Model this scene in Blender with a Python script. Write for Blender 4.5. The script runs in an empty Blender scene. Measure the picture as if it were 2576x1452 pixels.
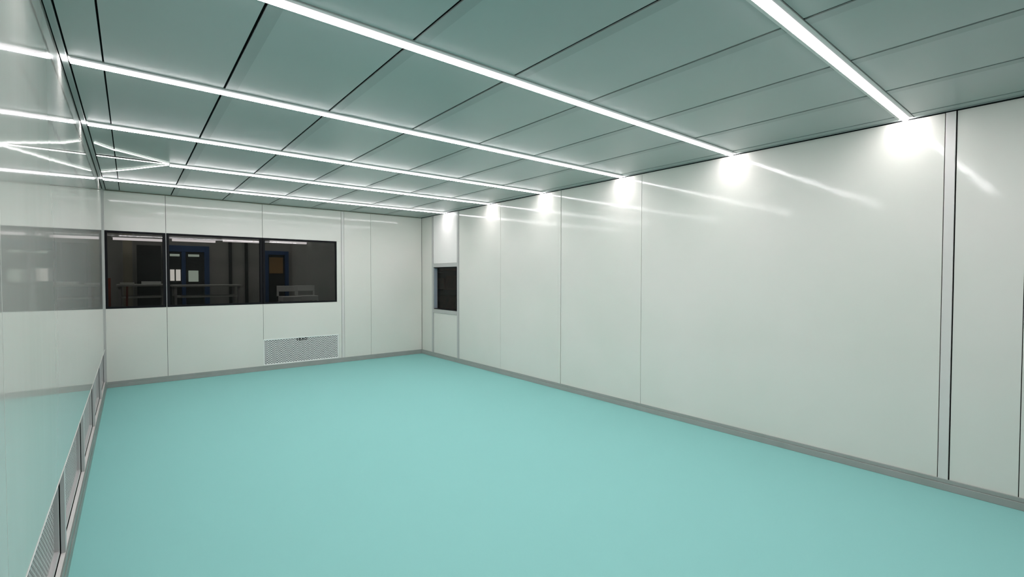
import bpy, bmesh, math, random
from mathutils import Matrix, Vector
random.seed(4)
C = bpy.context.scene.collection
W = 4.626      # room width: right wall X=0, left wall X=-W
H = 2.6        # ceiling height
YB = -9.35     # wall behind the camera; the window wall is Y=0

# ------------------------------------------------------------------ camera
f, yaw, pit, rol = 1190.155, 0.678847, -0.023634, 0.00141135
cam_d = bpy.data.cameras.new('camera')
cam = bpy.data.objects.new('camera', cam_d); C.objects.link(cam)
cam_d.sensor_width = 36; cam_d.lens = f / 2576 * 36; cam_d.clip_start = 0.02; cam_d.clip_end = 60
Fv = Vector((math.sin(yaw)*math.cos(pit), math.cos(yaw)*math.cos(pit), math.sin(pit)))
R0 = Vector((math.cos(yaw), -math.sin(yaw), 0)); U0 = R0.cross(Fv)
Rv = R0*math.cos(rol) + U0*math.sin(rol); Uv = -R0*math.sin(rol) + U0*math.cos(rol)
m = Matrix((Rv, Uv, -Fv)).transposed().to_4x4()
m.translation = Vector((-4.35639, -8.15707, 1.46402))
cam.matrix_world = m
bpy.context.scene.camera = cam

# ------------------------------------------------------------------ world, exposure, sampling
world = bpy.data.worlds.new('world'); bpy.context.scene.world = world
world.use_nodes = True
world.node_tree.nodes['Background'].inputs[0].default_value = (0.02, 0.022, 0.022, 1)
world.node_tree.nodes['Background'].inputs[1].default_value = 0.3
sc = bpy.context.scene
sc.view_settings.view_transform = 'Standard'; sc.view_settings.look = 'None'
sc.view_settings.exposure = 0.0; sc.view_settings.gamma = 1.0; sc.view_settings.use_curve_mapping = False
sc.cycles.max_bounces = 14; sc.cycles.diffuse_bounces = 8; sc.cycles.glossy_bounces = 5
sc.cycles.transparent_max_bounces = 12
sc.cycles.use_denoising = True
sc.cycles.sample_clamp_indirect = 6.0
STRIP_POWER = 60.0
HALL_POWER = 5.0

# ------------------------------------------------------------------ materials
def lin(c):
    return tuple(((v/255)/12.92 if v/255 <= 0.04045 else ((v/255+0.055)/1.055)**2.4) for v in c)
def mat(name, col, rough=0.5, spec=0.5, metal=0.0, var=0.0, scale=3.0, bump=0.0, bscale=2.0, stretch=(1, 1, 1), coat=0.0, coat_rough=0.03):
    """Procedural painted or metal surface; col is linear reflectance."""
    mt = bpy.data.materials.new(name); mt.use_nodes = True
    nt = mt.node_tree; b = nt.nodes['Principled BSDF']
    b.inputs['Base Color'].default_value = (*col, 1); b.inputs['Roughness'].default_value = rough
    b.inputs['Specular IOR Level'].default_value = spec; b.inputs['Metallic'].default_value = metal
    b.inputs['Coat Weight'].default_value = coat; b.inputs['Coat Roughness'].default_value = coat_rough
    tc = nt.nodes.new('ShaderNodeTexCoord'); mp = nt.nodes.new('ShaderNodeMapping')
    mp.inputs['Scale'].default_value = stretch
    nt.links.new(tc.outputs['Object'], mp.inputs[0])
    if var:
        n = nt.nodes.new('ShaderNodeTexNoise'); n.inputs['Scale'].default_value = scale; n.inputs['Detail'].default_value = 3
        nt.links.new(mp.outputs[0], n.inputs['Vector'])
        r = nt.nodes.new('ShaderNodeValToRGB')
        r.color_ramp.elements[0].position = 0.3; r.color_ramp.elements[1].position = 0.7
        r.color_ramp.elements[0].color = (col[0]*(1-var), col[1]*(1-var*0.5), col[2]*(1-var*0.8), 1)
        r.color_ramp.elements[1].color = (min(1, col[0]*(1+var)), min(1, col[1]*(1+var*0.5)), min(1, col[2]*(1+var*0.8)), 1)
        nt.links.new(n.outputs['Fac'], r.inputs[0]); nt.links.new(r.outputs[0], b.inputs['Base Color'])
    if bump:
        n2 = nt.nodes.new('ShaderNodeTexNoise'); n2.inputs['Scale'].default_value = bscale; n2.inputs['Detail'].default_value = 2
        nt.links.new(mp.outputs[0], n2.inputs['Vector'])
        bp = nt.nodes.new('ShaderNodeBump'); bp.inputs['Strength'].default_value = 1.0; bp.inputs['Distance'].default_value = bump
        nt.links.new(n2.outputs['Fac'], bp.inputs['Height']); nt.links.new(bp.outputs[0], b.inputs['Normal'])
        if coat: nt.links.new(bp.outputs[0], b.inputs['Coat Normal'])
    return mt
def emit(name, col, s):
    mt = bpy.data.materials.new(name); mt.use_nodes = True
    nt = mt.node_tree; nt.nodes.clear()
    e = nt.nodes.new('ShaderNodeEmission'); o = nt.nodes.new('ShaderNodeOutputMaterial')
    e.inputs[0].default_value = (*col, 1); e.inputs[1].default_value = s
    nt.links.new(e.outputs[0], o.inputs[0]); return mt
def glass(name, tint, refl=1.0):
    mt = bpy.data.materials.new(name); mt.use_nodes = True
    nt = mt.node_tree; nt.nodes.clear()
    t = nt.nodes.new('ShaderNodeBsdfTransparent'); t.inputs[0].default_value = (*tint, 1)
    g = nt.nodes.new('ShaderNodeBsdfGlossy'); g.inputs['Roughness'].default_value = 0.02
    g.inputs[0].default_value = (refl, refl, refl, 1)
    fr = nt.nodes.new('ShaderNodeFresnel'); fr.inputs[0].default_value = 1.5
    mx = nt.nodes.new('ShaderNodeMixShader'); o = nt.nodes.new('ShaderNodeOutputMaterial')
    ge = nt.nodes.new('ShaderNodeNewGeometry'); sb = nt.nodes.new('ShaderNodeMath'); sb.operation = 'SUBTRACT'; sb.inputs[0].default_value = 1; sb.use_clamp = True
    mu = nt.nodes.new('ShaderNodeMath'); mu.operation = 'MULTIPLY'
    nt.links.new(ge.outputs['Backfacing'], sb.inputs[1]); nt.links.new(sb.outputs[0], mu.inputs[0]); nt.links.new(fr.outputs[0], mu.inputs[1])
    nt.links.new(mu.outputs[0], mx.inputs[0]); nt.links.new(t.outputs[0], mx.inputs[1]); nt.links.new(g.outputs[0], mx.inputs[2])
    nt.links.new(mx.outputs[0], o.inputs[0]); return mt

M = {}
M['wall'] = mat('wall_paint', (0.76, 0.73, 0.68), 0.08, 0.28, var=0.03, scale=1.2, bump=0.0004, bscale=13.0)
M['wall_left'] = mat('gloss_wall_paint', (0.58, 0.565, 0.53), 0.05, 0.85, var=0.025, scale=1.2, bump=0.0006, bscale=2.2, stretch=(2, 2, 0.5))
M['front'] = mat('unseen_dark_panel', (0.12, 0.13, 0.125), 0.4, 0.4)  # unseen front wall, kept dark to dim the near end of the room
M['white_panel'] = mat('bright_white_laminate', (0.90, 0.86, 0.83), 0.3, 0.5)
M['ceil'] = mat('ceiling_paint', (0.37, 0.41, 0.395), 0.30, 0.5, var=0.06, scale=1.1, bump=0.0012, bscale=3.0)
M['ceil_strip'] = mat('ceiling_batten_paint', (0.315, 0.345, 0.335), 0.35, 0.5)
M['joint'] = mat('dark_gasket', (0.010, 0.011, 0.011), 0.9, 0.0)
M['floor'] = mat('teal_vinyl', (0.26, 0.535, 0.505), 1.0, 0.0)
M['alu'] = mat('grey_aluminium', (0.50, 0.485, 0.47), 0.4, 0.4, metal=0.0)
M['alu_light'] = mat('pale_aluminium', (0.72, 0.68, 0.655), 0.3, 0.5, metal=0.0)
M['base'] = mat('grey_cove_base', (0.34, 0.35, 0.33), 0.4, 0.4, var=0.06, scale=6)
M['base_dark'] = mat('green_grey_cove_base', (0.20, 0.24, 0.22), 0.4, 0.4, var=0.1, scale=9)
M['black'] = mat('black_frame', (0.006, 0.006, 0.008), 0.55, 0.15)
M['glass'] = glass('smoked_glass', (0.58, 0.58, 0.57))
M['glass_dark'] = glass('dark_glass', (0.80, 0.74, 0.71), 0.4)
M['housing'] = mat('lamp_housing', (0.62, 0.62, 0.60), 0.35, 0.5)
M['grille'] = mat('grille_metal', (0.90, 0.88, 0.86), 0.35, 0.5)
def lens(name, col, low, high):
    """Opal lens: strongest straight down over the LEDs and out of its ends, weaker on its flanks (by surface normal)."""
    mt = emit(name, col, low); nt = mt.node_tree; e = nt.nodes['Emission']
    g = nt.nodes.new('ShaderNodeNewGeometry'); sp = nt.nodes.new('ShaderNodeSeparateXYZ')
    nt.links.new(g.outputs['True Normal'], sp.inputs[0])
    ab = nt.nodes.new('ShaderNodeMath'); ab.operation = 'ABSOLUTE'; nt.links.new(sp.outputs[0], ab.inputs[0])
    a3 = nt.nodes.new('ShaderNodeMath'); a3.operation = 'MULTIPLY'; a3.inputs[1].default_value = 2.6; nt.links.new(ab.outputs[0], a3.inputs[0])
    ng = nt.nodes.new('ShaderNodeMath'); ng.operation = 'MULTIPLY'; ng.inputs[1].default_value = -1; nt.links.new(sp.outputs[2], ng.inputs[0])
    mxm = nt.nodes.new('ShaderNodeMath'); mxm.operation = 'MAXIMUM'; nt.links.new(a3.outputs[0], mxm.inputs[0]); nt.links.new(ng.outputs[0], mxm.inputs[1])
    mr = nt.nodes.new('ShaderNodeMapRange'); mr.clamp = False; mr.inputs['From Min'].default_value = 0.70; mr.inputs['From Max'].default_value = 1.0
    mr.inputs['To Min'].default_value = low; mr.inputs['To Max'].default_value = high
    nt.links.new(mxm.outputs[0], mr.inputs[0]); cl = nt.nodes.new('ShaderNodeMath'); cl.operation = 'MAXIMUM'; cl.inputs[1].default_value = low
    nt.links.new(mr.outputs[0], cl.inputs[0]); nt.links.new(cl.outputs[0], e.inputs[1]); return mt
M['grille_grey'] = mat('grey_grille_metal', (0.50, 0.48, 0.475), 0.4, 0.4)
M['led'] = lens('led_diffuser', (1.0, 0.965, 0.985), 1.1, STRIP_POWER)
M['led_thin'] = emit('thin_led', (0.95, 1.0, 0.93), 6.0)
M['hall_wall'] = mat('hall_wall_paint', (0.47, 0.47, 0.43), 0.8, 0.2, var=0.1, scale=1.5)
M['hall_dark'] = mat('hall_dark', (0.05, 0.055, 0.05), 0.8, 0.2)
M['blue'] = mat('blue_paint', (0.045, 0.11, 0.28), 0.5, 0.4)
M['orange'] = mat('orange_paint', (0.55, 0.10, 0.04), 0.5, 0.4)
M['amber'] = mat('painted_amber_light', (0.45, 0.27, 0.10), 0.6, 0.3)  # orange light through the doorway, put into the colour
M['white'] = mat('white_plastic', (0.88, 0.89, 0.87), 0.4, 0.4)
M['beige'] = mat('beige_column', (0.36, 0.34, 0.25), 0.8, 0.2)
M['bench'] = mat('bench_top', (0.62, 0.63, 0.58), 0.5, 0.3)
M['brown'] = mat('dark_brown_shelf', (0.035, 0.020, 0.016), 0.6, 0.3)
M['carton'] = mat('brown_carton', (0.10, 0.055, 0.035), 0.8, 0.2, var=0.3, scale=8)
M['tube'] = emit('hall_tube', (1.0, 0.93, 0.95), 1.5)
M['fill_light'] = emit('fill_light', (1.0, 0.98, 0.95), HALL_POWER)  # glow of the lamps added in hall and store
M['lit'] = emit('lit_pane', (0.95, 0.9, 0.85), 1.3)
M['lit_green'] = emit('lit_pane_green', (0.62, 0.72, 0.62), 0.8)

# ------------------------------------------------------------------ builders
def new_bm(): return bmesh.new()
def box(bm, x0, x1, y0, y1, z0, z1, bev=0.0):
    r = bmesh.ops.create_cube(bm, size=1.0); vs = r['verts']
    bmesh.ops.scale(bm, verts=vs, vec=(abs(x1-x0), abs(y1-y0), abs(z1-z0)))
    bmesh.ops.translate(bm, verts=vs, vec=((x0+x1)/2, (y0+y1)/2, (z0+z1)/2))
    if bev:
        es = list({e for v in vs for e in v.link_edges})
        bmesh.ops.bevel(bm, geom=es, offset=bev, segments=2, profile=0.5, affect='EDGES')
def bar(bm, p, q, w, h, up=Vector((0, 0, 1))):
    p = Vector(p); q = Vector(q); d = q-p; L = d.length; d.normalize()
    s = d.cross(up)
    if s.length < 1e-4: s = Vector((1, 0, 0))
    s.normalize(); u = s.cross(d)
    r = bmesh.ops.create_cube(bm, size=1.0); vs = r['verts']
    bmesh.ops.scale(bm, verts=vs, vec=(w, L, h))
    mx = Matrix((s, d, u)).transposed().to_4x4(); mx.translation = (p+q)/2
    bmesh.ops.transform(bm, matrix=mx, verts=vs)
def obj(name, bm, mt, parent=None, kind=None, label=None, cat=None, group=None):
    me = bpy.data.meshes.new(name); bm.normal_update(); bm.to_mesh(me); bm.free()
    me.materials.append(mt)
    o = bpy.data.objects.new(name, me); C.objects.link(o)
    if parent:
        o.parent = parent; o.matrix_parent_inverse = Matrix.Translation(-parent.location)
    if kind: o['kind'] = kind
    if label: o['label'] = label
    if cat: o['category'] = cat
    if group: o['group'] = group
    return o
def empty(name, loc, kind=None, label=None, cat=None, group=None):
    o = bpy.data.objects.new(name, None); C.objects.link(o); o.location = loc; o.empty_display_size = 0.1
    if kind: o['kind'] = kind
    if label: o['label'] = label
    if cat: o['category'] = cat
    if group: o['group'] = group
    return o
def one(name, mt, *b, parent=None, bev=0.0, **k):
    bm = new_bm(); box(bm, *b, bev=bev); return obj(name, bm, mt, parent, **k)

# a wall plane: 'X' walls take u=Y, 'Y' walls take u=X. face = coordinate of the visible face, out = direction away from the room
def wbox(bm, axis, face, out, u0, u1, z0, z1, d0, d1, bev=0.0):
    """d0..d1: depth measured from the face away from the room (negative = into the room)."""
    a, b = face+out*d0, face+out*d1
    if axis == 'X': box(bm, min(a, b), max(a, b), u0, u1, z0, z1, bev)
    else: box(bm, u0, u1, min(a, b), max(a, b), z0, z1, bev)

# ------------------------------------------------------------------ floor
one('floor', M['floor'], -W-0.15, 0.15, YB-0.1, 0.15, -0.08, 0.0, kind='structure',
    label='plain matte teal floor covering the whole empty room', cat='floor')

# ------------------------------------------------------------------ walls
G = 0.002    # half of a joint
def panels(parent, axis, face, out, rects, mt):
    for (u0, u1, z0, z1, *r) in rects:
        bm = new_bm(); wbox(bm, axis, face, out, u0+G, u1-G, z0, z1, 0.0, 0.04, 0.0015)
        p = obj('wall_panel', bm, r[0] if r else mt, parent)
        if r and len(r) > 1: p['label'] = r[1]
def backing(name, axis, face, out, rects, label):
    bm = new_bm()
    for (u0, u1, z0, z1) in rects: wbox(bm, axis, face, out, u0, u1, z0, z1, 0.012, 0.07)
    return obj(name, bm, M['joint'], kind='structure', label=label, cat='wall')
ZT = H+0.03
# window wall (Y=0)
XJ = [-W, -3.963, -2.752, -1.488, -1.013, 0.0]
WZ0, WZ1 = 1.042, 2.072
WX = [(-4.616, -3.968), (-3.958, -2.756), (-2.748, -1.62)]
wb = backing('wall_back', 'Y', 0, 1, [(-W-0.02, -1.62, 0, WZ0-0.01), (-W-0.02, -1.62, WZ1+0.01, ZT), (-1.61, 0.02, 0, ZT)],
             'pale green-white panel wall holding the row of three dark windows')
rects = []
for a, b in zip(XJ[:3], XJ[1:4]):
    if b == -1.488: b = -1.535
    rects += [(a, b, 0.0, WZ0), (a, b, WZ1, ZT)] if b != -1.535 else [(a, b, 0.487, WZ0), (a, b, WZ1, ZT), (-1.615, b, WZ0, WZ1), (-1.59, b, 0.0, 0.487), (a, -1.59, 0, 0.078)]
rects += [(-1.488, -1.013, 0, ZT), (-1.013, -0.0, 0, ZT)]
panels(wb, 'Y', 0, 1, rects, M['wall'])
def trim(name, label, mt, *bs, bev=0.001):
    bm = new_bm()
    for b in bs: box(bm, *b, bev=bev)
    return obj(name, bm, mt, kind='structure', label=label, cat='trim')
trim('trim_1', 'slim pale post right of the three dark windows', M['alu_light'], (-1.533, -1.490, -0.004, 0.04, 0.0, ZT))
trim('trim_2', 'narrow grey corner strip between glossy left wall and windows', M['alu'], (-W-0.01, -W+0.014, -0.016, 0.02, 0.0, ZT))
trim('trim_3', 'thin light strips standing between the dark windows', M['alu_light'],
     (-3.9655, -3.9605, -0.003, 0.04, WZ0, WZ1))

# right wall (X=0)
RW = (-1.235, -0.47, 0.881, 1.645)    # the service window
wr = backing('wall_right', 'X', 0, 1, [(YB, -1.25, 0, ZT), (-0.46, 0.02, 0, ZT), (-1.25, -0.46, 0, 0.87), (-1.25, -0.46, 1.66, ZT)],
             'long smooth pale panel wall on the right, lit by the strip ends')
panels(wr, 'X', 0, 1, [(YB, -9.1, 0, ZT), (-9.1, -7.865, 0, ZT), (-7.865, -7.538, 0, ZT), (-7.478, -5.011, 0, ZT), (-5.011, -3.770, 0, ZT),
                       (-3.718, -2.479, 0, ZT), (-2.479, -1.322, 0, ZT), (-1.262, -0.456, 0, 0.812), (-1.262, -0.456, 1.715, ZT, M['white_panel'], 'bright white panel above the small window'),
                       (-0.398, 0.0, 0, ZT)], M['wall'])
def post(n, y0, y1, label, mt, pr=0.004):
    trim('trim_%d' % n, label, mt, (-pr, 0.04, y0, y1, 0.0, ZT))
post(4, -7.533, -7.481, 'wide pale vertical post near the right edge of the photo', M['alu_light'], 0.006)
post(5, -3.767, -3.721, 'slim vertical post in the middle of the right wall', M['wall'], 0.005)
post(6, -1.320, -1.264, 'grey post right of the small window', M['alu'], 0.008)
post(7, -0.454, -0.400, 'grey post left of the small window, nearest the corner', M['alu'], 0.008)
trim('trim_8', 'grey rails above and below the small window', M['alu'], (-0.008, 0.04, -1.262, -0.456, 1.647, 1.713), (-0.008, 0.04, -1.262, -0.456, 0.814, 0.879))
trim('trim_9', 'dark line in the corner between window wall and right wall', M['joint'], (-0.004, 0.0, -0.004, 0.0, 0.078, ZT), bev=0)

# left wall (X=-W) with the row of low openings
VZ0, VZ1 = 0.09, 0.51
VY = [-0.05, -1.14, -2.40, -3.69, -4.95, -6.2, -7.45, -8.7]
PW = 0.055
wl = backing('wall_left', 'X', -W, -1, [(YB, 0.02, VZ1+0.02, ZT)], 'glossy mirror-like pale wall on the left reflecting the room')
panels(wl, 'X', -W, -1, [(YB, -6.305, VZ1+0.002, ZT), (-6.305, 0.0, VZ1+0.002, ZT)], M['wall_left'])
bm = new_bm()
for i, y in enumerate(VY):   # short piers between the openings
    y1 = 0.0 if i == 0 else y+PW
    wbox(bm, 'X', -W, -1, y, y1, VZ0, VZ1, 0.0, 0.016)
wbox(bm, 'X', -W, -1, YB, -8.7, 0.0, VZ1, 0.0, 0.05)
obj('grille_surround', bm, M['grille_grey'], wl)
bm = new_bm(); wbox(bm, 'X', -W, -1, YB, 0.0, VZ1, VZ1+0.005, -0.002, 0.03, 0.001)
obj('panel_edge', bm, M['alu_light'], wl)
bm = new_bm(); wbox(bm, 'X', -W, -1, YB, 0.0, 0.05, VZ0, 0.0, 0.0165)
obj('sill', bm, M['alu_light'], wl)
bm = new_bm(); wbox(bm, 'X', -W, -1, YB, 0.02, 0.0, VZ1+0.02, 0.10, 0.13)
wbox(bm, 'X', -W, -1, YB, 0.02, VZ1, VZ1+0.02, 0.03, 0.13)
wbox(bm, 'X', -W, -1, YB, 0.0, 0.05, VZ0-0.003, 0.0165, 0.10)
for i, y in enumerate(VY):
    wbox(bm, 'X', -W, -1, y+0.006, (0.0 if i == 0 else y+PW-0.006), VZ0, VZ1, 0.017, 0.10)
obj('opening_lining', bm, M['joint'], wl)

# wall behind the camera, out of view; made dark to lower light near it
wf = backing('wall_front', 'Y', YB, -1, [(-W-0.02, 0.02, 0, ZT)], 'unseen panel wall behind the viewer, made dark grey to dim the near end')
panels(wf, 'Y', YB, -1, [(-W, -3.7, 0, ZT), (-3.7, -2.5, 0, ZT), (-2.5, -1.25, 0, ZT), (-1.25, 0, 0, ZT)], M['front'])

# ------------------------------------------------------------------ baseboards
def baseboard(side, mt, label, *bs):
    bm = new_bm()
    for b in bs: box(bm, *b, bev=0.0025)
    obj('baseboard_'+side, bm, mt, kind='structure', label=label, cat='baseboard')
baseboard('right', M['base'], 'grey stepped skirting along the foot of the right wall',
          (-0.016, 0.0, YB, -0.010, 0, 0.049), (-0.009, 0.0, YB, -0.010, 0.0495, 0.078))
baseboard('back', M['base'], 'grey stepped skirting under the window wall',
          (-W, 0.0, -0.016, 0, 0, 0.049), (-W, 0.0, -0.009, 0, 0.0495, 0.078))
baseboard('left', M['base_dark'], 'dark green-grey skirting below the left wall grilles',
          (-W, -W+0.014, YB, -0.016, 0, 0.052), (-W, -W+0.008, YB, -0.016, 0.0525, 0.085))
baseboard('front', M['base'], 'grey skirting behind the viewer', (-W, 0.0, YB, YB+0.016, 0, 0.07))

# ------------------------------------------------------------------ ceiling
SY = [-7.275, -6.022, -4.775, -3.465, -2.262, -0.945]          # strips seen in the photo
SYX = [-8.53]                                            # next strip of the same grid, behind the viewer
HW = 0.046                                                      # half width of a lamp housing
CX = [-4.452, -3.90, -3.283, -2.655, -2.035, -1.408, -0.76, -0.128]
ceil = one('ceiling', M['joint'], -W-0.02, 0.03, YB, 0.02, H+0.009, H+0.08, kind='structure',
           label='glossy grey-green panelled ceiling crossed by bright light strips', cat='ceiling')
ally = sorted(SYX+SY)
cells = [(YB, ally[0]-HW)] + [(a+HW, b-HW) for a, b in zip(ally, ally[1:])] + [(ally[-1]+HW, -0.004)]
g2 = lambda x: 0.004 if x < -4.4 else 0.0058
for (y0, y1) in cells:
    xs = [-W+0.035] + CX
    for k, (x0, x1) in enumerate(zip(xs, xs[1:])):
        bm = new_bm()
        box(bm, x0+g2(x0), x1-g2(x1), y0+0.001, y1-0.001, H, H+0.006, 0.0006)
        ph = random.uniform(-1, 1)*0.0016; pw = random.uniform(-1, 1)*0.0012
        for v in bm.verts:
            v.co.z += abs(ph)*(0.5+(v.co.x-x0)/(x1-x0)-0.5)*0.6 + abs(pw)*((v.co.y-y0)/(y1-y0))
        obj('ceiling_panel', bm, M['ceil'], ceil)
    for x in CX[1:-1]:
        bm = new_bm(); box(bm, x+g2(x), x+0.066, y0+0.002, y1-0.002, H-0.0012, H+0.001, 0.0003)
        obj('ceiling_batten', bm, M['ceil_strip'], ceil)
    bm = new_bm(); box(bm, CX[-1]+g2(0), -0.042, y0, y1, H-0.001, H+0.006, 0.001); obj('ceiling_batten', bm, M['ceil'], ceil)
bm = new_bm(); box(bm, -0.037, -0.017, YB, -0.0, H-0.004, H+0.008, 0.001); obj('edge_profile', bm, M['ceil_strip'], ceil)
bm = new_bm(); box(bm, -W+0.005, -W+0.031, YB, -0.0, H-0.004, H+0.008, 0.001); obj('edge_profile', bm, M['ceil_strip'], ceil)
trim('trim_10', 'thin olive-grey line where window wall meets ceiling', mat('olive_trim', (0.16, 0.15, 0.11), 0.5, 0.3), (-W, 0, -0.014, -0.002, H-0.010, H+0.002))

trim('trim_13', 'dark sealing line where right wall meets ceiling', M['joint'], (-0.016, 0.0, YB, -0.0, H-0.009, H+0.012), bev=0)
# ------------------------------------------------------------------ light strips
def strip(y, x0, x1, label, group='ceiling light strips'):
    t = empty('light_strip', ((x0+x1)/2, y, H), label=label, cat='ceiling light', group=group)
    bm = new_bm()
    box(bm, x0-0.007, x1+0.02, y-HW+0.002, y+HW-0.002, H-0.0045, H+0.006, 0.001)
    obj('housing', bm, M['housing'], t)
    n = 4; L = (x1-x0)/n
    for k in range(n):      # four butted lenses
        bm = new_bm(); prof = []
        for a in range(9):
            th = math.pi*a/8
            prof.append((y+LW*math.cos(th), H-0.0045-LH*math.sin(th)**0.8))
        A = x0+k*L; B = x0+(k+1)*L-0.0005
        va = [bm.verts.new((A, p, z)) for p, z in prof]; vb = [bm.verts.new((B, p, z)) for p, z in prof]
        for i in range(8): bm.faces.new((va[i], va[i+1], vb[i+1], vb[i]))
        if k == 0 and x0 < -4.5: bm.faces.new(va[::-1])
        if k == n-1: bm.faces.new(vb)
        bmesh.ops.recalc_face_normals(bm, faces=bm.faces)
        obj('diffuser', bm, M['led'], t)
LW, LH = 0.024, 0.018
SL = ['bright light strip nearest the viewer, cut off by the top right edge of the photo',
      'long light strip crossing from the top edge to the right wall, second from the viewer',
      'light strip third from the viewer, ending left of the slim right-wall joint',
      'light strip fourth from the viewer, ending above the slim middle post',
      'light strip fifth from the viewer, which forks into thin strips near the left wall',
      'farthest light strip, running close to the window wall']
XE = [-0.06, -0.06, -0.06, -0.06, -0.06, -0.06]
for y, l, xe in zip(SY, SL, XE):
    strip(y, -4.03 if y == SY[4] else -W+0.042, xe, l)
strip(SYX[0], -W+0.042, -0.06, 'light strip just behind the viewer')
def thin(p, q, label, w=0.012):
    bm = new_bm(); bar(bm, (p[0], p[1], H-0.004), (q[0], q[1], H-0.004), w, 0.006)
    bm2 = bm
    t = empty('thin_light_strip', ((p[0]+q[0])/2, (p[1]+q[1])/2, H), label=label, cat='thin ceiling light', group='thin forked ceiling strips')
    obj('diffuser', bm2, M['led_thin'], t)
    bm = new_bm(); bar(bm, (p[0], p[1], H-0.001), (q[0], q[1], H-0.001), w+0.006, 0.002); obj('backing_strip', bm, M['housing'], t)
y5 = SY[4]
thin((-4.04, y5), (-W+0.04, y5+0.0), 'middle thin strip of the fork, running straight to the left wall')
thin((-4.04, y5-0.03), (-4.458, -2.634), 'upper thin strip of the fork, slanting towards the viewer')
thin((-4.44, -2.60), (-4.575, -2.80), 'short detached thin strip beyond the end of the upper fork branch', 0.012)
bmx = (-4.333, -1.76)
t = empty('thin_light_strip', (-4.33, -1.8, H), label='lower thin strip of the fork, bending towards the window wall', cat='thin ceiling light', group='thin forked ceiling strips')
bm = new_bm(); pts = [(-4.04, y5+0.03), (-4.19, -1.99), (-4.333, -1.745), (-4.48, -1.53), (-4.58, -1.39)]
for a, b in zip(pts, pts[1:]): bar(bm, (*a, H-0.006), (*b, H-0.006), 0.012, 0.005)
obj('diffuser', bm, M['led_thin'], t)
bm = new_bm()
for a, b in zip(pts, pts[1:]): bar(bm, (*a, H-0.0025), (*b, H-0.0025), 0.018, 0.002)
obj('backing_strip', bm, M['housing'], t)

# ------------------------------------------------------------------ windows
def window(n, x0, x1, label):
    w = empty('window_%d' % n, ((x0+x1)/2, 0.02, WZ0), kind='structure', label=label, cat='window')
    bm = new_bm(); t = 0.026; tl = 0.03; tr = 0.012 if n == 3 else 0.034
    for b in ((x0, x1, -0.003, 0.06, WZ0, WZ0+t), (x0, x1, -0.003, 0.06, WZ1-t, WZ1), (x0, x0+tl, -0.003, 0.06, WZ0+t, WZ1-t), (x1-tr, x1, -0.003, 0.06, WZ0+t, WZ1-t)):
        box(bm, *b, bev=0.001)
    obj('window_frame', bm, M['black'], w)
    one('pane', M['glass'], x0+tl-0.002, x1-tr+0.002, 0.012, 0.018, WZ0+t-0.002, WZ1-t+0.002, parent=w)
window(1, *WX[0], 'dark window nearest the glossy left wall')
window(2, *WX[1], 'widest dark window, middle one of the three')
window(3, *WX[2], 'dark window above the perforated grille')
w4 = empty('window_4', (0.02, -0.85, RW[2]), kind='structure', label='small dark window set in the right wall near the corner', cat='window')
bm = new_bm()
for b in ((0.0, 0.07, RW[0], RW[1], RW[2], RW[2]+0.012), (0.0, 0.07, RW[0], RW[1], RW[3]-0.012, RW[3]), (0.0, 0.07, RW[0], RW[0]+0.012, RW[2]+0.012, RW[3]-0.012)):
    box(bm, *b, bev=0.001)
obj('window_frame', bm, M['black'], w4)
one('jamb', mat('blue_grey_jamb', (0.30, 0.33, 0.38), 0.4, 0.4), 0.0, 0.07, RW[1]-0.012, RW[1], RW[2]+0.012, RW[3]-0.012, parent=w4)
one('pane', M['glass_dark'], 0.057, 0.063, RW[0]+0.01, RW[1]-0.01, RW[2]+0.01, RW[3]-0.01, parent=w4)

# ------------------------------------------------------------------ perforated grilles
def plate_mesh(L, Hh, px, pz, sl, sh):
    """Perforated sheet in the local XZ plane, staggered slots, real holes; one quad set per row."""
    bm = new_bm()
    def q(a, b, c, d):
        if b-a < 1e-5 or d-c < 1e-5: return
        bm.faces.new([bm.verts.new(p) for p in ((a, 0, c), (b, 0, c), (b, 0, d), (a, 0, d))])
    rows = int(Hh/pz); z = (Hh-rows*pz)/2
    q(0, L, 0, z+(pz-sh)/2)
    for r in range(rows):
        zc = z+r*pz+(pz-sh)/2
        off = (px/2 if r % 2 else 0)
        x = -px+off; last = 0
        while x < L:
            a = max(0, x+(px-sl)/2); b = min(L, x+(px+sl)/2)
            if b > 0 and a < L: q(last, a, zc, zc+sh); last = b
            x += px
        q(last, L, zc, zc+sh)
        q(0, L, zc+sh, (zc+pz if r < rows-1 else Hh))
    return bm
def grille(L, Hh, label, frame_t, px, pz, sl, sh, group, fd=0.02, mt='grille'):
    """Local frame: X along the wall, Z up, -Y into the room; Y=0 is the frame face."""
    t = empty('return_air_grille', (0, 0, 0), label=label, cat='air grille', group=group)
    bm = new_bm()
    for b in ((0, L, 0, fd, 0, frame_t), (0, L, 0, fd, Hh-frame_t, Hh), (0, frame_t, 0, fd, frame_t, Hh-frame_t), (L-frame_t, L, 0, fd, frame_t, Hh-frame_t)):
        box(bm, *b, bev=0.001)
    obj('frame', bm, M[mt], t)
    bm = plate_mesh(L-2*frame_t, Hh-2*frame_t, px, pz, sl, sh)
    bmesh.ops.translate(bm, verts=bm.verts, vec=(frame_t, fd-0.004, frame_t))
    pl = obj('perforated_plate', bm, M[mt], t)
    s = pl.modifiers.new('thickness', 'SOLIDIFY'); s.thickness = 0.0012; s.offset = 0
    bm = new_bm(); box(bm, frame_t*0.5, L-frame_t*0.5, fd+0.012, fd+0.016, frame_t*0.5, Hh-frame_t*0.5)
    obj('filter', bm, M['joint'], t)
    return t
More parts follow.
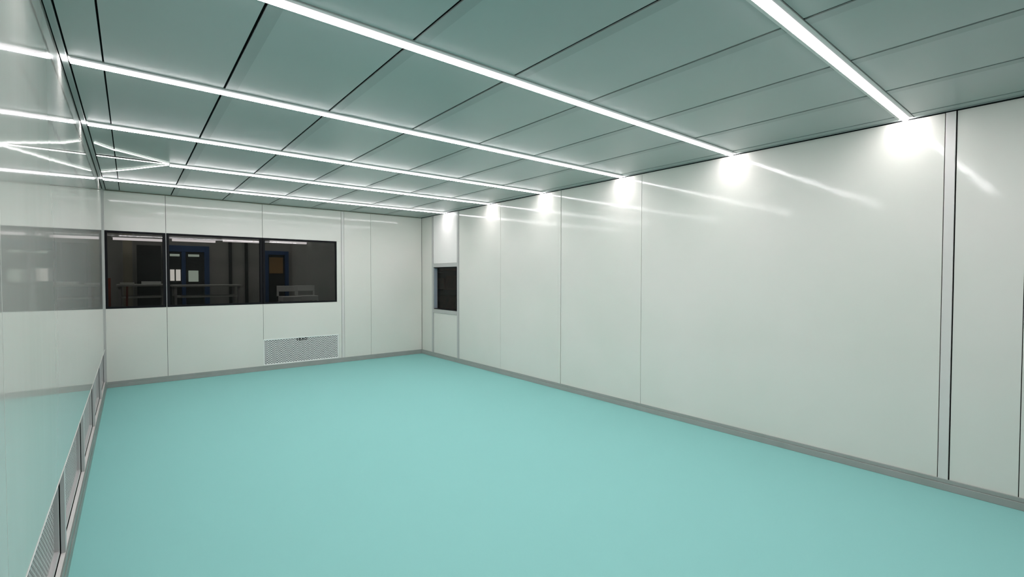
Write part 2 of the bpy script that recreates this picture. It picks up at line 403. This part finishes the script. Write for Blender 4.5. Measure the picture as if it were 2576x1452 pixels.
g = grille(1.163, 0.409, 'perforated air grille low in the window wall, facing the viewer', 0.014, 0.0405, 0.0155, 0.0285, 0.0092, 'return air grilles', 0.012)
g.location = (-2.7545, -0.004, 0.0785)
# mirrored lettering near the grille's top edge
cu = bpy.data.curves.new('lettering', 'FONT'); cu.body = 'OKEY'; cu.size = 0.056; cu.extrude = 0.0006; cu.space_character = 1.1; cu.offset = 0.0012
tmp = bpy.data.objects.new('lettering_source', cu); C.objects.link(tmp)
bpy.context.view_layer.update()
me = bpy.data.meshes.new_from_object(tmp.evaluated_get(bpy.context.evaluated_depsgraph_get()))
bpy.data.objects.remove(tmp)
xs_ = [v.co.x for v in me.vertices]; wtxt = max(xs_)-min(xs_)
for v in me.vertices:
    x, y, z = v.co
    v.co = ((max(xs_)-x)*0.178/wtxt, -0.001-z, y)
me.flip_normals(); me.materials.clear(); me.materials.append(M['black'])
tx = bpy.data.objects.new('lettering', me); C.objects.link(tx); tx.parent = g; tx.location = (0.475, 0.006, 0.355)
tx['label'] = 'small black mirror-written letters OKEY'
one('name_plate', M['alu_light'], 0, 0.205, 0.0065, 0.0075, 0, 0.048, parent=g).location = (0.462, 0, 0.349)

names = ['perforated grille at the far end of the left wall, by the window wall corner', 'left wall grille second from the far corner',
         'left wall grille third from the far corner', 'left wall grille below the reflected skirting line, fourth from the far corner',
         'left wall grille at the bottom left edge of the photo, nearest in view',
         'left wall grille just beside the viewer', 'left wall grille level with the viewer']
for (ya, yb), nm in zip(zip(VY, VY[1:]), names):     # ya far, yb near; opening from yb+PW to ya
    L = (ya-0.008)-(yb+PW+0.008)
    gg = grille(L, VZ1-VZ0-0.008, nm, 0.022, 0.0405, 0.0155, 0.0285, 0.0092, 'return air grilles', 0.022, 'grille_grey')
    gg.rotation_euler = (0, 0, math.pi/2)            # local X -> +Y, local -Y -> +X (towards the room)
    gg.location = (-W-0.0200, yb+PW+0.008, VZ0+0.004)

# ------------------------------------------------------------------ the hall beyond the windows
FZ = 0.3
def st(name, label, mt, *b): return one(name, mt, *b, kind='structure', label=label, cat=name.split('_')[0])
st('floor_hall', 'dark floor of the hall beyond the windows', M['hall_dark'], -7.5, 0.0, 0.2, 4.2, FZ-0.1, FZ)
st('wall_hall', 'grey far wall of the hall behind the windows', M['hall_wall'], -7.5, 0.0, 4.2, 4.3, FZ, 3.6)
st('ceiling_hall', 'dark ceiling of the hall beyond the windows', M['hall_dark'], -7.5, 0.0, 0.2, 4.3, 3.5, 3.6)
st('wall_hall_left', 'left end wall of the hall', M['hall_dark'], -7.6, -7.5, 0.2, 4.3, FZ, 3.5)
st('wall_hall_right', 'right end wall of the hall', M['hall_dark'], 0.0, 0.08, 0.2, 4.3, FZ, 3.5)
def tube(x0, x1, y, z, label):
    t = empty('tube_lamp', ((x0+x1)/2, y, z), label=label, cat='tube lamp', group='tube lamps in the hall')
    one('lamp_body', M['white'], x0, x1, y-0.05, y+0.05, z, z+0.05, parent=t, bev=0.004)
    one('tube', M['tube'], x0+0.02, x1-0.02, y-0.04, y+0.04, z-0.045, z-0.003, parent=t)
    for xx in (x0+0.2, x1-0.2): one('hanger', M['alu'], xx-0.006, xx+0.006, y-0.006, y+0.006, z+0.05, 3.5, parent=t)
tube(-4.62, -3.82, 3.4, 2.20, 'hanging tube lamp seen at the top of the left dark window')
tube(-3.72, -2.95, 3.4, 2.22, 'hanging tube lamp at the top left of the middle dark window')
tube(-2.85, -2.05, 3.4, 2.25, 'hanging tube lamp at the top right of the middle dark window')
tube(-1.95, -1.15, 3.4, 2.27, 'hanging tube lamp at the top of the window above the grille')
k = 0
for x, xn in ((-5.2, 'left'), (-3.2, 'middle'), (-1.2, 'right')):  # lamps added above the window view to light the hall
    for y, yn in ((1.2, 'near the clean room'), (2.9, 'towards the far wall')):
        t = empty('fill_lamp', (x, y, 3.5), label='added unseen fill lamp on the hall ceiling, %s one %s' % (xn, yn), cat='added fill lamp', group='added fill lamps in the hall')
        one('lamp_body', M['white'], x-0.33, x+0.33, y-0.33, y+0.33, 3.45, 3.498, parent=t, bev=0.004)
        one('fill_panel', M['fill_light'], x-0.3, x+0.3, y-0.3, y+0.3, 3.44, 3.449, parent=t)
# blue double door in the middle window
d1 = empty('door_1', (-3.4, 4.15, FZ), kind='structure', label='blue framed double door at the back of the hall, with lit panes', cat='door')
dx = lambda px: -4.356+(px)*(4.15+8.157)/(3.5+8.157)
X0, X1 = -3.80+0.01, -3.00
bm = new_bm()
for b in ((X0, X0+0.07, 4.10, 4.19, FZ, 2.13), (X1-0.09, X1, 4.10, 4.19, FZ, 2.13), (X0+0.07, X1-0.09, 4.10, 4.19, 2.0, 2.13), (-3.50, -3.43, 4.10, 4.19, FZ, 2.0)): box(bm, *b, bev=0.003)
obj('door_frame', bm, M['blue'], d1)
for (a, b) in ((-3.71, -3.51), (-3.42, -3.10)):
    one('door_leaf', M['hall_dark'], a, b, 4.16, 4.19, FZ, 1.99, parent=d1)
for (a, b, z0, z1, mt) in ((-3.70, -3.625, 1.38, 1.62, 'lit'), (-3.60, -3.52, 1.38, 1.62, 'lit'), (-3.38, -3.20, 1.36, 1.60, 'lit_green'), (-3.38, -3.18, 1.90, 1.95, 'lit_green'), (-3.70, -3.53, 1.90, 1.95, 'lit_green')):
    one('door_pane', M[mt], a, b, 4.145, 4.155, z0, z1, parent=d1)
# blue frame in the right window, orange light behind it painted as a panel
d2 = empty('door_2', (-1.7, 4.15, FZ), kind='structure', label='blue framed doorway with orange light painted in, seen through the window above the grille', cat='door')
bm = new_bm()
for b in ((-1.90, -1.82, 4.10, 4.19, FZ, 2.08), (-1.46, -1.38, 4.10, 4.19, FZ, 2.08), (-1.82, -1.46, 4.10, 4.19, 1.99, 2.08)): box(bm, *b, bev=0.003)
obj('door_frame', bm, M['blue'], d2)
one('door_leaf', M['hall_dark'], -1.81, -1.47, 4.15, 4.19, FZ, 1.98, parent=d2)
one('amber_light', M['amber'], -1.80, -1.50, 4.135, 4.148, 1.55, 1.93, parent=d2)
for n, (a, b, l) in enumerate(((-2.62, -2.56, 'slim dark upright on the hall wall, left one'), (-2.30, -2.24, 'slim dark upright on the hall wall, right one'))):
    trim('trim_%d' % (11+n), l, M['hall_dark'], (a, b, 4.15, 4.2, FZ, 2.6))
one('pillar', M['beige'], -4.46, -4.32, 3.62, 3.76, FZ, 3.5, label='beige pillar in the hall, seen through the left dark window', cat='pillar')
one('dark_curtain', M['hall_dark'], -4.25, -3.86, 3.9, 3.93, FZ, 2.1, label='black hanging sheet beyond the left dark window', cat='curtain')
o = bpy.data.objects['dark_curtain']
def bench(x0, x1, y0, y1, z, label, shelf=True):
    t = empty('workbench', ((x0+x1)/2, (y0+y1)/2, FZ), label=label, cat='workbench', group='workbenches in the hall')
    one('tabletop', M['bench'], x0, x1, y0, y1, z-0.035, z, parent=t, bev=0.004)
    for xx in (x0+0.03, x1-0.07):
        for yy in (y0+0.03, y1-0.07): one('leg', M['alu'], xx, xx+0.04, yy, yy+0.04, FZ, z-0.035, parent=t)
    if shelf: one('shelf', M['bench'], x0+0.03, x1-0.03, y0+0.05, y1-0.05, z-0.24, z-0.21, parent=t)
    return t
bench(-3.75, -2.62, 2.6, 3.3, 1.31, 'pale workbench with lower shelf below the blue door')
bench(-4.55, -3.84, 2.4, 3.1, 1.33, 'cluttered workbench in the left dark window')
for (a, b, z0, h, l, mt) in ((-4.50, -4.30, 1.33, 0.03, 'flat pale sheet lying on the cluttered workbench', 'bench'), (-4.20, -3.92, 1.33, 0.05, 'low pale box lying on the cluttered workbench', 'white')):
    one('box', M[mt], a, b, 2.55, 2.85, z0, z0+h, label=l, cat='box', bev=0.003)
one('orange_pole', M['orange'], -4.665, -4.63, 2.90, 2.935, FZ, 1.44, label='orange pole at the left edge of the left dark window', cat='pole')
bm = new_bm(); bar(bm, (-4.42, 2.3, FZ), (-4.40, 2.3, 1.30), 0.03, 0.03)
obj('red_post', bm, mat('dull_red', (0.25, 0.05, 0.03), 0.6), label='dull red post in front of the cluttered workbench', cat='post')
def chair(x, y, label):
    t = empty('white_chair', (x, y, FZ), label=label, cat='chair', group='white chairs in the hall')
    one('seat', M['white'], x-0.19, x+0.19, y-0.2, y+0.2, 0.93, 1.04, parent=t, bev=0.01)
    bm = new_bm()
    box(bm, x-0.22, x+0.22, y+0.18, y+0.21, 1.14, 1.27, 0.008); box(bm, x-0.22, x-0.18, y+0.18, y+0.21, 1.04, 1.14, 0.004); box(bm, x+0.18, x+0.22, y+0.18, y+0.21, 1.04, 1.14, 0.004)
    obj('backrest', bm, M['white'], t)
    for sx in (-0.2, 0.17):
        for sy in (-0.18, 0.15): one('leg', M['white'], x+sx, x+sx+0.03, y+sy, y+sy+0.03, FZ, 0.93, parent=t)
chair(-1.62, 3.05, 'white chair seen low in the window above the grille, left one')
chair(-1.17, 3.35, 'white chair seen low in the window above the grille, right one')
# store behind the small right window
st('wall_store', 'dark end wall of the store behind the small window', M['brown'], 1.9, 2.0, -2.5, 2.8, 0, 2.8)
st('floor_store', 'dark floor of the store behind the small window', M['hall_dark'], 0.16, 1.9, -2.5, 2.8, -0.08, 0)
st('ceiling_store', 'dark ceiling of the store behind the small window', M['hall_dark'], 0.12, 2.0, -2.5, 2.9, 2.7, 2.8)
st('wall_store_back', 'dark back wall of the store', M['brown'], 0.12, 2.0, 2.8, 2.9, 0, 2.7)

for z, l in ((0.70, 'lowest dark shelf board seen through the small window'), (1.20, 'middle dark shelf board seen through the small window'), (1.66, 'top dark shelf board seen through the small window')):
    t = empty('wall_shelf', (1.9, 1.7, z), label=l, cat='shelf', group='shelf boards in the store')
    one('board', M['carton'], 1.45, 1.897, 0.9, 2.6, z-0.03, z, parent=t, bev=0.002)
    for yy in (1.1, 2.4): one('bracket', M['joint'], 1.55, 1.897, yy, yy+0.03, z-0.07, z-0.031, parent=t)
for (y0, y1, z, h, l) in ((1.15, 1.62, 1.201, 0.30, 'brown carton on the middle dark shelf board, right one'),
                          (1.72, 2.20, 1.201, 0.24, 'brown carton on the middle dark shelf board, left one'),
                          (1.20, 2.10, 0.701, 0.32, 'wide brown carton on the lowest dark shelf board')):
    b = one('carton', M['carton'], 1.5, 1.84, y0, y1, z, z+h, label=l, cat='carton', bev=0.004); b['group'] = 'cartons on the dark shelves'
t = empty('fill_lamp', (1.0, 0.6, 2.7), label='dim fill lamp added out of view on the store ceiling', cat='added fill lamp')
one('lamp_body', M['white'], 0.78, 1.22, 0.38, 0.82, 2.65, 2.699, parent=t, bev=0.004)
one('fill_panel', M['fill_light'], 0.8, 1.2, 0.4, 0.8, 2.64, 2.649, parent=t)  # added out of view so the shelves show faintly
